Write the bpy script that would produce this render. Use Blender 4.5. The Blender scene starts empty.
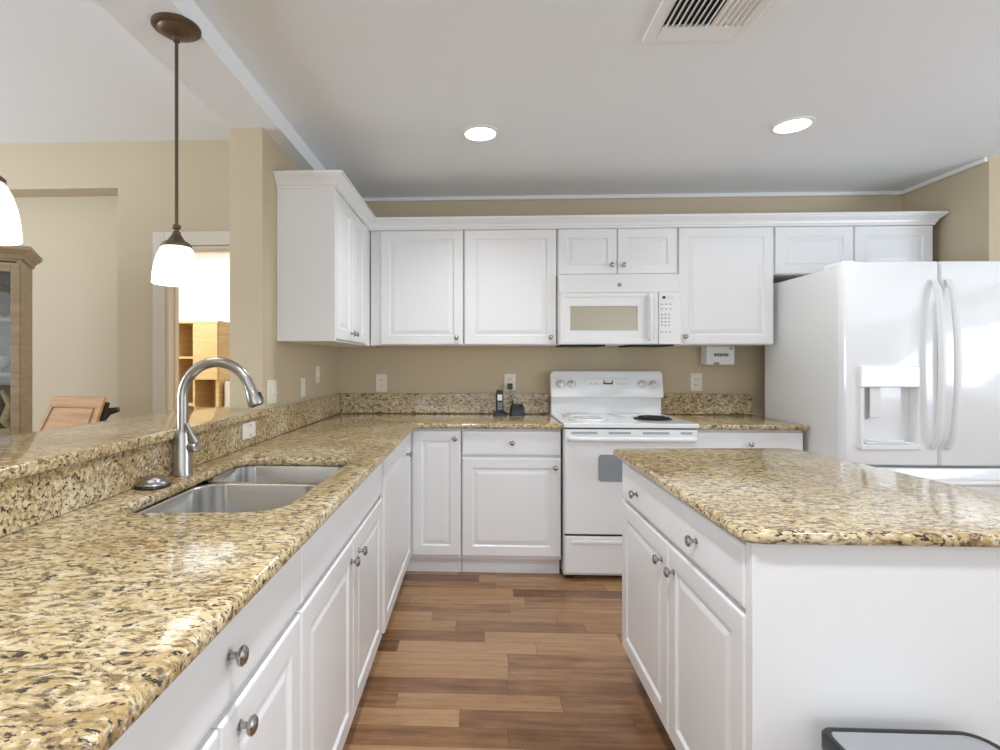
import bpy, bmesh, math, random
from mathutils import Vector, Matrix
random.seed(7)
PI = math.pi
SC = bpy.context.scene
COL = SC.collection

# ------------------------------------------------------------------ camera
YAW = 0.041
F, CX, CY = 530.0, 455.5, 362.5
cam_d = bpy.data.cameras.new('camera')
cam = bpy.data.objects.new('camera', cam_d)
COL.objects.link(cam)
cam.location = (0, 0, 1.275)
cam.rotation_euler = (PI / 2, 0, YAW)
cam_d.sensor_width = 36
cam_d.lens = F * 36 / 1000
cam_d.shift_x = (500 - CX) / 1000
cam_d.shift_y = -(375 - CY) / 1000
cam_d.clip_start = 0.05
SC.camera = cam

# ------------------------------------------------------------------ world, light, exposure
SC.view_settings.view_transform = 'Standard'
SC.view_settings.look = 'None'
SC.view_settings.gamma = 1
SC.view_settings.use_curve_mapping = False
SC.view_settings.exposure = 0.13
SC.cycles.max_bounces = 10
SC.cycles.diffuse_bounces = 6
SC.cycles.glossy_bounces = 4
SC.cycles.sample_clamp_indirect = 6
SC.cycles.use_denoising = True
W_ = bpy.data.worlds.new('daylight')
SC.world = W_
W_.use_nodes = True
W_.node_tree.nodes['Background'].inputs[0].default_value = (0.93, 0.96, 1.0, 1)
W_.node_tree.nodes['Background'].inputs[1].default_value = 1.7


def area(name, loc, size, power, rot, color=(1, 1, 1), spread=PI):
    d = bpy.data.lights.new(name, 'AREA')
    d.shape = 'RECTANGLE'
    d.size, d.size_y = size
    d.energy = power
    d.color = color
    d.spread = spread
    o = bpy.data.objects.new(name, d)
    o.location = loc
    o.rotation_euler = rot
    COL.objects.link(o)
    return o


# area lights added for daylight at unseen windows behind, east and in the dining room
# (tilted up to brighten the ceiling and spare the panels facing them)
UP = math.radians(45)
DAY = (0.745, 0.86, 1.0)
area('window_daylight', (0.2, -3.40, 1.35), (2.7, 1.9), 20, (PI / 2 + UP, 0, 0), DAY)
area('window_daylight', (3.0, -3.40, 1.45), (1.5, 1.5), 14, (PI / 2 + UP, 0, 0), DAY)
area('window_daylight', (4.34, 0.6, 1.45), (2.0, 1.4), 58, (PI / 2 + UP, 0, PI / 2), DAY)
area('window_daylight', (-5.34, 0.8, 1.45), (2.6, 1.7), 138, (PI / 2 + math.radians(10), 0, -PI / 2), DAY)
area('office_fill', (-3.0, 4.6, 2.72), (1.6, 1.2), 95, (0, 0, 0), (1, 0.97, 0.93))  # added fill that brightens the far room; no ceiling fitting there


# ------------------------------------------------------------------ materials
def new_mat(name):
    m = bpy.data.materials.new(name)
    m.use_nodes = True
    nt = m.node_tree
    return m, nt, nt.nodes['Principled BSDF']


def N(nt, t, **kw):
    n = nt.nodes.new(t)
    for k, v in kw.items():
        setattr(n, k, v)
    return n


def flat(name, col, rough=0.5, metal=0.0, bump=0.0, bscale=200, spec=0.5, var=0.0, coat=0.0, stretch=None):
    m, nt, b = new_mat(name)
    b.inputs['Base Color'].default_value = (*col, 1)
    b.inputs['Roughness'].default_value = rough
    b.inputs['Metallic'].default_value = metal
    b.inputs['Specular IOR Level'].default_value = spec
    b.inputs['Coat Weight'].default_value = coat
    b.inputs['Coat Roughness'].default_value = 0.05
    geo = N(nt, 'ShaderNodeNewGeometry')
    vec = geo.outputs['Position']
    if stretch:
        mp = N(nt, 'ShaderNodeVectorMath', operation='MULTIPLY')
        mp.inputs[1].default_value = stretch
        nt.links.new(vec, mp.inputs[0])
        vec = mp.outputs[0]
    nz = N(nt, 'ShaderNodeTexNoise')
    nz.inputs['Scale'].default_value = bscale
    nz.inputs['Detail'].default_value = 3
    nt.links.new(vec, nz.inputs['Vector'])
    if var:
        mx = N(nt, 'ShaderNodeMixRGB')
        mx.inputs[1].default_value = tuple(c * (1 - var) for c in col) + (1,)
        mx.inputs[2].default_value = tuple(min(1, c * (1 + var)) for c in col) + (1,)
        nt.links.new(nz.outputs['Fac'], mx.inputs[0])
        nt.links.new(mx.outputs[0], b.inputs['Base Color'])
    if bump:
        bp = N(nt, 'ShaderNodeBump')
        bp.inputs['Strength'].default_value = bump
        bp.inputs['Distance'].default_value = 0.002
        nt.links.new(nz.outputs['Fac'], bp.inputs['Height'])
        nt.links.new(bp.outputs[0], b.inputs['Normal'])
    return m


def emit(name, col, s):
    m, nt, b = new_mat(name)
    b.inputs['Base Color'].default_value = (*col, 1)
    b.inputs['Emission Color'].default_value = (*col, 1)
    b.inputs['Emission Strength'].default_value = s
    return m


def ramp(nt, stops, interp='LINEAR'):
    r = N(nt, 'ShaderNodeValToRGB')
    cr = r.color_ramp
    cr.interpolation = interp
    while len(cr.elements) < len(stops):
        cr.elements.new(0.5)
    for e, (p, c) in zip(cr.elements, stops):
        e.position = p
        e.color = (*c, 1) if len(c) == 3 else c
    return r


def granite():
    m, nt, b = new_mat('granite')
    L = nt.links
    geo = N(nt, 'ShaderNodeNewGeometry')
    st = N(nt, 'ShaderNodeVectorMath', operation='MULTIPLY')
    st.inputs[1].default_value = (0.55, 1.0, 1.0)
    L.new(geo.outputs['Position'], st.inputs[0])
    # wobble the coordinates so the grain is broken
    wz = N(nt, 'ShaderNodeTexNoise')
    wz.inputs['Scale'].default_value = 22
    L.new(st.outputs[0], wz.inputs['Vector'])
    wm = N(nt, 'ShaderNodeVectorMath', operation='MULTIPLY_ADD')
    wm.inputs[1].default_value = (0.03, 0.03, 0.03)
    L.new(wz.outputs['Color'], wm.inputs[0])
    L.new(st.outputs[0], wm.inputs[2])
    P = wm.outputs[0]

    def noise(scale, detail=3, rough=0.55, src=P):
        n = N(nt, 'ShaderNodeTexNoise')
        n.inputs['Scale'].default_value = scale
        n.inputs['Detail'].default_value = detail
        n.inputs['Roughness'].default_value = rough
        L.new(src, n.inputs['Vector'])
        return n.outputs['Fac']

    base = ramp(nt, [(0.30, (0.33, 0.21, 0.085)), (0.42, (0.47, 0.335, 0.155)), (0.52, (0.58, 0.455, 0.25)), (0.64, (0.68, 0.585, 0.38)), (0.78, (0.75, 0.69, 0.53))])
    mixn = N(nt, 'ShaderNodeMath', operation='MULTIPLY_ADD')
    mixn.inputs[1].default_value = 0.55
    L.new(noise(5, 2), mixn.inputs[0])
    mul = N(nt, 'ShaderNodeMath', operation='MULTIPLY')
    mul.inputs[1].default_value = 0.45
    L.new(noise(38, 4), mul.inputs[0])
    L.new(mul.outputs[0], mixn.inputs[2])
    L.new(mixn.outputs[0], base.inputs[0])

    def layer(prev, fac_out, lo, hi, col):
        r = ramp(nt, [(lo, (0, 0, 0)), (hi, (1, 1, 1))])
        L.new(fac_out, r.inputs[0])
        mx = N(nt, 'ShaderNodeMixRGB')
        L.new(r.outputs[0], mx.inputs[0])
        L.new(prev, mx.inputs[1])
        mx.inputs[2].default_value = (*col, 1)
        return mx.outputs[0]

    c = base.outputs[0]
    c = layer(c, noise(110, 3), 0.52, 0.68, (0.74, 0.665, 0.50))       # quartz
    c = layer(c, noise(95, 5, 0.65), 0.50, 0.62, (0.25, 0.17, 0.08))    # brown mottles
    c = layer(c, noise(60, 6, 0.75), 0.535, 0.625, (0.14, 0.10, 0.06))   # dark drift
    c = layer(c, noise(105, 4, 0.6), 0.565, 0.62, (0.045, 0.034, 0.027))   # black flecks
    L.new(c, b.inputs['Base Color'])
    b.inputs['Roughness'].default_value = 0.09
    b.inputs['Specular IOR Level'].default_value = 0.6
    return m


def wood_floor():
    m, nt, b = new_mat('plank_floor')
    L = nt.links
    geo = N(nt, 'ShaderNodeNewGeometry')
    sp = N(nt, 'ShaderNodeSeparateXYZ')
    L.new(geo.outputs['Position'], sp.inputs[0])

    def M(op, a, bb=None, c=None):
        n = N(nt, 'ShaderNodeMath', operation=op)
        for i, v in enumerate((a, bb, c)):
            if v is None:
                continue
            if isinstance(v, (int, float)):
                n.inputs[i].default_value = v
            else:
                L.new(v, n.inputs[i])
        return n.outputs[0]
    ys = M('DIVIDE', M('ADD', sp.outputs['Y'], 20.0), 0.095)
    row = M('FLOOR', ys)
    wn = N(nt, 'ShaderNodeTexWhiteNoise', noise_dimensions='1D')
    L.new(row, wn.inputs['W'])
    xs = M('DIVIDE', M('ADD', M('ADD', sp.outputs['X'], 20.0), M('MULTIPLY', wn.outputs['Value'], 3.7)), 0.62)
    col = M('FLOOR', xs)
    cv = N(nt, 'ShaderNodeCombineXYZ')
    L.new(row, cv.inputs[0])
    L.new(col, cv.inputs[1])
    wn2 = N(nt, 'ShaderNodeTexWhiteNoise', noise_dimensions='2D')
    L.new(cv.outputs[0], wn2.inputs['Vector'])
    # grain along X
    st = N(nt, 'ShaderNodeCombineXYZ')
    L.new(M('MULTIPLY', sp.outputs['X'], 2.2), st.inputs[0])
    L.new(M('MULTIPLY', sp.outputs['Y'], 26.0), st.inputs[1])
    L.new(M('MULTIPLY', wn2.outputs['Value'], 40.0), st.inputs[2])
    nz = N(nt, 'ShaderNodeTexNoise')
    nz.inputs['Scale'].default_value = 1.3
    nz.inputs['Detail'].default_value = 6
    nz.inputs['Roughness'].default_value = 0.65
    L.new(st.outputs[0], nz.inputs['Vector'])
    v = M('ADD', M('MULTIPLY', wn2.outputs['Value'], 0.42), M('MULTIPLY', nz.outputs['Fac'], 0.64))
    r = ramp(nt, [(0.30, (0.15, 0.074, 0.035)), (0.46, (0.25, 0.128, 0.062)), (0.60, (0.345, 0.19, 0.094)), (0.78, (0.45, 0.275, 0.145))])
    L.new(v, r.inputs[0])
    st2 = N(nt, 'ShaderNodeCombineXYZ')
    L.new(M('MULTIPLY', sp.outputs['X'], 9.0), st2.inputs[0])
    L.new(M('MULTIPLY', sp.outputs['Y'], 22.0), st2.inputs[1])
    L.new(M('MULTIPLY', wn2.outputs['Value'], 31.0), st2.inputs[2])
    nz2 = N(nt, 'ShaderNodeTexNoise')
    nz2.inputs['Scale'].default_value = 1.0
    nz2.inputs['Detail'].default_value = 5
    nz2.inputs['Roughness'].default_value = 0.7
    L.new(st2.outputs[0], nz2.inputs['Vector'])
    v = M('ADD', v, M('MULTIPLY', M('SUBTRACT', nz2.outputs['Fac'], 0.5), 0.30))
    L.new(v, r.inputs[0])
    fy = M('FRACT', ys)
    fx = M('FRACT', xs)
    e1 = M('LESS_THAN', fy, 0.025)
    e2 = M('LESS_THAN', fx, 0.005)
    e = M('MAXIMUM', e1, e2)
    mx = N(nt, 'ShaderNodeMixRGB')
    L.new(M('MULTIPLY', e, 0.6), mx.inputs[0])
    L.new(r.outputs[0], mx.inputs[1])
    mx.inputs[2].default_value = (0.10, 0.05, 0.025, 1)
    L.new(mx.outputs[0], b.inputs['Base Color'])
    b.inputs['Roughness'].default_value = 0.24
    b.inputs['Specular IOR Level'].default_value = 0.5
    return m


def oak(name, c1, c2, rough=0.45, axis=(3, 3, 30)):
    m, nt, b = new_mat(name)
    L = nt.links
    geo = N(nt, 'ShaderNodeNewGeometry')
    mp = N(nt, 'ShaderNodeVectorMath', operation='MULTIPLY')
    mp.inputs[1].default_value = axis
    L.new(geo.outputs['Position'], mp.inputs[0])
    nz = N(nt, 'ShaderNodeTexNoise')
    nz.inputs['Scale'].default_value = 1.5
    nz.inputs['Detail'].default_value = 5
    L.new(mp.outputs[0], nz.inputs['Vector'])
    r = ramp(nt, [(0.35, c1), (0.65, c2)])
    L.new(nz.outputs['Fac'], r.inputs[0])
    L.new(r.outputs[0], b.inputs['Base Color'])
    b.inputs['Roughness'].default_value = rough
    return m


def thin_glass(name):
    m, nt, b = new_mat(name)
    out = nt.nodes['Material Output']
    g = N(nt, 'ShaderNodeBsdfGlossy')
    g.inputs['Roughness'].default_value = 0.03
    t = N(nt, 'ShaderNodeBsdfTransparent')
    t.inputs[0].default_value = (0.93, 0.95, 0.94, 1)
    mx = N(nt, 'ShaderNodeMixShader')
    mx.inputs[0].default_value = 0.04
    nt.links.new(t.outputs[0], mx.inputs[1])
    nt.links.new(g.outputs[0], mx.inputs[2])
    nt.links.new(mx.outputs[0], out.inputs[0])
    nt.nodes.remove(b)
    return m


MT = dict(
    cab=flat('white_cabinet_paint', (0.835, 0.845, 0.855), 0.28, bump=0.05, bscale=60),
    trim=flat('white_trim_paint', (0.84, 0.84, 0.83), 0.4, bump=0.05),
    cream=flat('cream_trim_paint', (0.70, 0.645, 0.54), 0.45, bump=0.05),
    ceil=flat('ceiling_paint', (0.835, 0.865, 0.89), 0.9, bump=0.35, bscale=120),
    wall=flat('tan_wall_paint', (0.575, 0.485, 0.34), 0.75, bump=0.3, bscale=260),
    wallw=flat('pale_wall_paint', (0.78, 0.74, 0.66), 0.8, bump=0.3, bscale=260),
    granite=granite(),
    floor=wood_floor(),
    appl=flat('white_enamel', (0.83, 0.84, 0.845), 0.12, coat=0.3),
    plastic=flat('white_plastic', (0.79, 0.79, 0.785), 0.3),
    side=flat('textured_white_steel', (0.76, 0.765, 0.75), 0.45, bump=0.3, bscale=500),
    ivory=flat('ivory_plastic', (0.82, 0.78, 0.68), 0.35),
    pink=flat('pale_plastic', (0.86, 0.80, 0.76), 0.35),
    slot=flat('dark_slot', (0.05, 0.045, 0.04), 0.6),
    grey=flat('grey_vent', (0.38, 0.39, 0.40), 0.5),
    oven=flat('grey_oven_glass', (0.30, 0.33, 0.36), 0.12),
    mwglass=flat('beige_screen_glass', (0.44, 0.41, 0.31), 0.15),
    steel=flat('brushed_steel', (0.60, 0.60, 0.59), 0.26, 1.0, bump=0.05, bscale=80, stretch=(1, 20, 1)),
    nickel=flat('brushed_nickel', (0.40, 0.385, 0.36), 0.30, 1.0, bump=0.03, bscale=300),
    pewter=flat('pewter', (0.42, 0.41, 0.39), 0.22, 1.0, bump=0.1, bscale=500),
    bronze=flat('oil_rubbed_bronze', (0.135, 0.092, 0.058), 0.42, 0.6, bump=0.05),
    black=flat('black_plastic', (0.012, 0.012, 0.014), 0.3),
    coil=flat('black_coil', (0.015, 0.014, 0.014), 0.5),
    red=flat('red_print', (0.45, 0.06, 0.04), 0.3),
    lcd=flat('dark_display', (0.03, 0.035, 0.03), 0.2),
    label=flat('grey_print', (0.32, 0.32, 0.33), 0.5),
    shade=emit('lit_opal_glass', (1.0, 0.96, 0.88), 2.2),
    lamp=emit('lit_lens', (1.0, 0.95, 0.87), 7.0),
    oak=oak('light_oak', (0.58, 0.42, 0.20), (0.70, 0.54, 0.29)),
    oakw=oak('warm_oak', (0.50, 0.27, 0.12), (0.64, 0.38, 0.19), axis=(3, 3, 30)),
    hutch=oak('hutch_wood', (0.33, 0.25, 0.155), (0.42, 0.33, 0.215)),
    iron=flat('dark_iron', (0.05, 0.045, 0.04), 0.5, 0.5),
    china=flat('white_china', (0.75, 0.75, 0.72), 0.2),
    patt=flat('mottled_tray', (0.34, 0.29, 0.22), 0.6, var=0.5, bscale=45),
    blue=flat('blue_grey_cloth', (0.22, 0.26, 0.30), 0.8, var=0.4, bscale=30),
    glass=thin_glass('clear_glass'),
    lid=flat('brushed_lid', (0.50, 0.52, 0.54), 0.32, 0.85, bump=0.1, bscale=40, stretch=(20, 1, 1)),
    dark=flat('dark_gap', (0.02, 0.02, 0.022), 0.7),
)


# ------------------------------------------------------------------ mesh helpers
def box(bm, x0, x1, y0, y1, z0, z1):
    r = bmesh.ops.create_cube(bm, size=1)
    for v in r['verts']:
        v.co = Vector(((x0 + x1) / 2 + v.co.x * (x1 - x0), (y0 + y1) / 2 + v.co.y * (y1 - y0), (z0 + z1) / 2 + v.co.z * (z1 - z0)))
    return r['verts']


def lathe(bm, prof, c=(0, 0, 0), n=32, axis='Z', cap=True):
    """prof: list of (radius, height)"""
    rings = []
    for r, h in prof:
        ring = []
        for i in range(n):
            a = 2 * PI * i / n
            x, y, z = r * math.cos(a), r * math.sin(a), h
            if axis == 'X':
                x, y, z = h, r * math.cos(a), r * math.sin(a)
            elif axis == '-X':
                x, y, z = -h, -r * math.cos(a), r * math.sin(a)
            elif axis == '-Y':
                x, y, z = r * math.cos(a), -h, r * math.sin(a)
            ring.append(bm.verts.new((c[0] + x, c[1] + y, c[2] + z)))
        rings.append(ring)
    for a, b in zip(rings, rings[1:]):
        for i in range(n):
            bm.faces.new((a[i], a[(i + 1) % n], b[(i + 1) % n], b[i]))
    if cap:
        bm.faces.new(rings[0][::-1])
        bm.faces.new(rings[-1])
    return bm


def tube(bm, pts, rad, n=16, cap=True):
    """sweep; rad is a number or a list"""
    pts = [Vector(p) for p in pts]
    rr = rad if isinstance(rad, (list, tuple)) else [rad] * len(pts)
    prev = None
    rings = []
    for i, p in enumerate(pts):
        d = (pts[min(i + 1, len(pts) - 1)] - pts[max(i - 1, 0)]).normalized()
        if prev is None:
            up = Vector((0, 0, 1)) if abs(d.z) < 0.9 else Vector((0, 1, 0))
            s = d.cross(up).normalized()
        else:
            s = (prev - d * prev.dot(d)).normalized()
        prev = s
        t = d.cross(s)
        rings.append([bm.verts.new(p + (s * math.cos(2 * PI * k / n) + t * math.sin(2 * PI * k / n)) * rr[i]) for k in range(n)])
    for a, b in zip(rings, rings[1:]):
        for i in range(n):
            bm.faces.new((a[i], a[(i + 1) % n], b[(i + 1) % n], b[i]))
    if cap:
        bm.faces.new(rings[0][::-1])
        bm.faces.new(rings[-1])


def rrect(x0, x1, y0, y1, r, n=6):
    """rounded rectangle, r one radius or four (x0y0, x1y0, x1y1, x0y1)"""
    rs = r if isinstance(r, (list, tuple)) else [r] * 4
    out = []
    for (cx, cy, a0), q in zip(((x0, y0, PI), (x1, y0, 1.5 * PI), (x1, y1, 0), (x0, y1, 0.5 * PI)), rs):
        sx = 1 if cx == x0 else -1
        sy = 1 if cy == y0 else -1
        ox, oy = cx + sx * q, cy + sy * q
        for i in range(n + 1):
            a = a0 + 0.5 * PI * i / n
            out.append((ox + q * math.cos(a), oy + q * math.sin(a)))
    return out


def loops(bm, ls, cap0=True, cap1=True):
    """ls: list of closed loops (lists of 3D points, equal length)"""
    vs = [[bm.verts.new(p) for p in l] for l in ls]
    n = len(vs[0])
    for a, b in zip(vs, vs[1:]):
        for i in range(n):
            bm.faces.new((a[i], a[(i + 1) % n], b[(i + 1) % n], b[i]))
    if cap0:
        bm.faces.new(vs[0][::-1])
    if cap1:
        bm.faces.new(vs[-1])


def prism(bm, pts, z0, z1):
    loops(bm, [[(x, y, z0) for x, y in pts], [(x, y, z1) for x, y in pts]])


def rootloc(o):
    v = Vector((0, 0, 0))
    while o is not None:
        v = v + o.location
        o = o.parent
    return v


def obj(name, bm, mat, parent=None, bevel=0.0, seg=2, smooth=False, loc=None):
    """link the bmesh (given in world coordinates) as one mesh object"""
    bmesh.ops.recalc_face_normals(bm, faces=bm.faces)
    base = rootloc(parent) if parent is not None else Vector(loc or (0, 0, 0))
    if base.length:
        bmesh.ops.translate(bm, verts=bm.verts, vec=-base)
    me = bpy.data.meshes.new(name)
    bm.to_mesh(me)
    bm.free()
    o = bpy.data.objects.new(name, me)
    COL.objects.link(o)
    me.materials.append(mat)
    if parent is not None:
        o.parent = parent
    elif loc:
        o.location = loc
    if smooth:
        for p in me.polygons:
            p.use_smooth = True
        me.set_sharp_from_angle(angle=math.radians(35))
    if bevel:
        md = o.modifiers.new('bevel', 'BEVEL')
        md.width = bevel
        md.segments = seg
        md.limit_method = 'ANGLE'
        md.angle_limit = math.radians(40)
    return o


def B(*boxes):
    bm = bmesh.new()
    for b in boxes:
        box(bm, *b)
    return bm


def struct(name, bm, mat, bevel=0.0):
    o = obj(name, bm, mat, bevel=bevel)
    o['kind'] = 'structure'
    return o


def tag(o, label, cat, group=None):
    o['label'] = label
    o['category'] = cat
    if group:
        o['group'] = group
    return o


def thing(name, label, cat, loc=(0, 0, 0), group=None):
    o = bpy.data.objects.new(name, None)
    o.empty_display_size = 0.1
    COL.objects.link(o)
    o.location = loc
    return tag(o, label, cat, group)


def copy_tree(root, loc, label):
    r = root.copy()
    COL.objects.link(r)
    r.location = loc
    r['label'] = label

    def rec(src, dst):
        for ch in list(src.children):
            c = ch.copy()
            COL.objects.link(c)
            c.parent = dst
            rec(ch, c)
    rec(root, r)
    return r


# ------------------------------------------------------------------ room
YW = 3.78       # kitchen back wall
XL = -1.0       # kitchen left wall
ZC = 2.455      # kitchen ceiling
ZD = 2.74       # dining ceiling
ZB = 2.37       # underside of the beam over the bar
YD = 3.42       # dining far wall

struct('floor', B((-5.6, 4.7, -3.6, 6.6, -0.1, 0)), MT['floor'])
struct('ceiling', B((-0.925, 4.7, -3.6, YW + 0.1, ZC, ZC + 0.12)), MT['ceil'])
struct('ceiling_dining', B((-5.6, -1.155, -3.6, YD + 0.02, ZD, ZD + 0.12)), MT['ceil'])
struct('trim_1', B((-1.155, -0.925, -3.6, YW, ZB, ZD + 0.1)), MT['ceil'])            # dropped beam over the bar
struct('trim_2', B((-0.92, 2.93, YW - 0.026, YW, ZC - 0.028, ZC), (2.905, 2.93, 3.16, YW, ZC - 0.028, ZC)), MT['trim'], 0.008)
struct('wall_back', B((-1.155, 3.1, YW, YW + 0.12, 0, ZC)), MT['wall'])
struct('wall_left', B((-1.155, XL, 2.43, YW, 0, ZB)), MT['wall'])
struct('wall_right', B((2.93, 3.06, 3.16, YW, 0, ZC), (3.061, 4.6, 3.16, 3.26, 0, ZC)), MT['wall'])
struct('wall_east', B((4.4, 4.52, -3.5, 3.15, 0, 0.7), (4.4, 4.52, -3.5, 3.15, 2.2, ZC), (4.4, 4.52, -3.5, -0.5, 0.7, 2.2), (4.4, 4.52, 1.7, 3.15, 0.7, 2.2)), MT['wall'])
# wall behind the viewer, with a wide glazed opening and a window
struct('wall_front', B((-5.5, -1.3, -3.6, -3.46, 0, ZD), (-1.3, 1.7, -3.6, -3.46, 2.35, ZD), (-1.3, 1.7, -3.6, -3.46, 0, 0.35), (1.7, 2.2, -3.6, -3.46, 0, ZD),
                       (2.2, 3.8, -3.6, -3.46, 0, 0.7), (2.2, 3.8, -3.6, -3.46, 2.2, ZD), (3.8, 4.6, -3.6, -3.46, 0, ZD)), MT['wall'])
struct('wall_west', B((-5.6, -5.45, -3.5, 3.67, 0, 0.6), (-5.6, -5.45, -3.5, 3.67, 2.3, ZD), (-5.6, -5.45, -3.5, -0.5, 0.6, 2.3), (-5.6, -5.45, 2.1, 3.67, 0.6, 2.3)), MT['wall'])
# dining far wall: niche on the left, door opening on the right
NX, NZ, ND = -2.382, 2.433, 0.17
struct('wall_far', B((-5.5, NX, YD + ND, YD + ND + 0.06, 0, ZD),        # niche back
                     (-5.5, NX, YD, YD + ND, NZ, ZD),
                     (NX, -2.30, YD, YD + ND + 0.06, 0, ZD), (-2.30, -2.055, YD, YD + 0.12, 0, ZD),
                     (-2.055, -1.25, YD, YD + 0.12, 2.045, ZD),
                     (-1.25, -1.155, YD, YD + 0.12, 0, ZD)), MT['wall'])
struct('door_1', B((-2.135, -2.055, YD - 0.018, YD - 0.0005, 0, 2.135), (-2.055, -1.16, YD - 0.018, YD - 0.0005, 2.045, 2.135), (-1.25, -1.16, YD - 0.018, YD - 0.0005, 0, 2.045),
                   (-2.055, -2.035, YD, YD + 0.12, 0, 2.045), (-2.035, -1.25, YD, YD + 0.12, 2.025, 2.045), (-2.035, -2.022, YD + 0.06, YD + 0.09, 0, 2.024)), MT['cream'], 0.003)
# room beyond the doorway
struct('wall_office', B((-5.1, -5.0, YD + 0.24, 6.5, 0, 2.7), (-0.5, -0.4, YW + 0.125, 6.5, 0, 2.7), (-5.0, NX, YD + 0.24, YD + 0.3, 0, 2.7),
                        (-5.0, -4.6, 6.4, 6.5, 0, 2.7), (-2.2, -0.5, 6.4, 6.5, 0, 2.7), (-4.6, -2.2, 6.4, 6.5, 2.62, 2.7), (-4.6, -2.2, 6.4, 6.5, 0, 0.9)), MT['wallw'])
struct('ceiling_office', B((-5.1, -0.4, YD + 0.235, 6.5, 2.75, 2.8)), MT['ceil'])
w1 = struct('window_1', B((-4.6, -4.54, 6.41, 6.47, 0.9, 2.62), (-2.26, -2.2, 6.41, 6.47, 0.9, 2.62), (-4.54, -2.26, 6.41, 6.47, 2.56, 2.62), (-4.54, -2.26, 6.41, 6.47, 0.9, 0.96)), MT['trim'], 0.004)
obj('pane', B((-4.54, -2.26, 6.44, 6.445, 0.96, 2.56)), MT['glass'], w1)

# bar half wall with granite ledge
struct('wall_bar', B((-1.155, XL - 0.001, -0.6, 2.428, 0, 1.026)), MT['wall'])

# ------------------------------------------------------------------ cabinet parts
def face_matrix(face, a0, plane, z0):
    """local: x along the face, -y outwards, z up"""
    if face == 'S':
        return Matrix.Translation((a0, plane, z0))
    if face == 'E':
        return Matrix.Translation((plane, a0, z0)) @ Matrix.Rotation(PI / 2, 4, 'Z')
    if face == 'W':
        return Matrix.Translation((plane, a0, z0)) @ Matrix.Rotation(-PI / 2, 4, 'Z')


def panel_bm(w, h, t=0.02, rail=0.058, raised=True):
    bm = bmesh.new()

    def R(i, y):
        return [(i, y, i), (w - i, y, i), (w - i, y, h - i), (i, y, h - i)]
    if raised:
        k = min(rail, w * 0.26, h * 0.26)
        ls = [R(0, t), R(0, 0.005), R(0.002, 0.0015), R(0.006, 0), R(k, 0), R(k + 0.004, 0.004), R(k + 0.007, 0.0075), R(k + 0.012, 0.0078), R(k + 0.034, 0.0025), R(k + 0.038, 0.002)]
    else:
        ls = [R(0, t), R(0, 0.006), R(0.0015, 0.003), R(0.005, 0.0008), R(0.012, 0)]
    loops(bm, ls)
    return bm


def knob_bm():
    bm = bmesh.new()
    lathe(bm, [(0.0085, 0.0), (0.0085, 0.002), (0.006, 0.004), (0.0052, 0.013), (0.0075, 0.0155), (0.0135, 0.0175), (0.0158, 0.021), (0.0155, 0.0245),
               (0.0125, 0.0275), (0.0115, 0.0272), (0.0075, 0.0295), (0.003, 0.0302)], n=24, axis='-Y')
    return bm


def front(kind, cabinet, face, a0, a1, z0, z1, plane, knobs=(), panel=None, name=None):
    """a door or drawer front with its knobs; a0<a1 along the face direction in world"""
    start = a0 if face in 'SE' else a1
    M = face_matrix(face, start, plane, z0)
    bm = panel_bm(a1 - a0, z1 - z0, raised=(kind == 'door') if panel is None else panel)
    bmesh.ops.transform(bm, matrix=M, verts=bm.verts)
    d = obj(name or kind, bm, MT['cab'], cabinet)
    for (ka, kz) in knobs:
        kb = knob_bm()
        lx = (ka - a0) if face in 'SE' else (a1 - ka)
        bmesh.ops.transform(kb, matrix=M @ Matrix.Translation((lx, 0, kz - z0)), verts=kb.verts)
        obj('knob', kb, MT['pewter'], d, smooth=True)
    return d


T = 0.021
TOP = 0.882     # top of base cabinets
XB, YB = -0.398, 3.15      # door planes of left run and back run
ZDB, ZDT = 0.125, 0.708      # base doors
ZW0, ZW1 = 0.724, 0.868      # base drawers


def base_cab(label, face, a0, a1, plane, back, fronts, group='white base cabinets', kick=True, name='base_cabinet', zt=TOP):
    g = 0.0015
    if face == 'S':
        loc = ((a0 + a1) / 2, (plane + back) / 2, 0)
        body = (a0 + g, a1 - g, plane + T, back, 0.105, zt)
        kk = (a0 + g, a1 - g, plane + 0.075, plane + 0.09, 0, 0.104)
    elif face == 'E':
        loc = ((plane + back) / 2, (a0 + a1) / 2, 0)
        body = (back, plane - T, a0 + g, a1 - g, 0.105, zt)
        kk = (plane - 0.07, plane - 0.055, a0 + g, a1 - g, 0, 0.104)
    else:
        loc = ((plane + back) / 2, (a0 + a1) / 2, 0)
        body = (plane + T, back, a0 + g, a1 - g, 0.105, zt)
        kk = (plane + 0.055, plane + 0.07, a0 + g, a1 - g, 0, 0.104)
    t = thing(name, label, 'cabinet', loc, group)
    obj('body', B(body), MT['cab'], t)
    if kick:
        obj('toe_kick', B(kk), MT['cab'], t)
    for f in fronts:
        front(f[0], t, face, f[1], f[2], f[3], f[4], plane, f[5] if len(f) > 5 else (), f[6] if len(f) > 6 else None)
    return t


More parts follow.
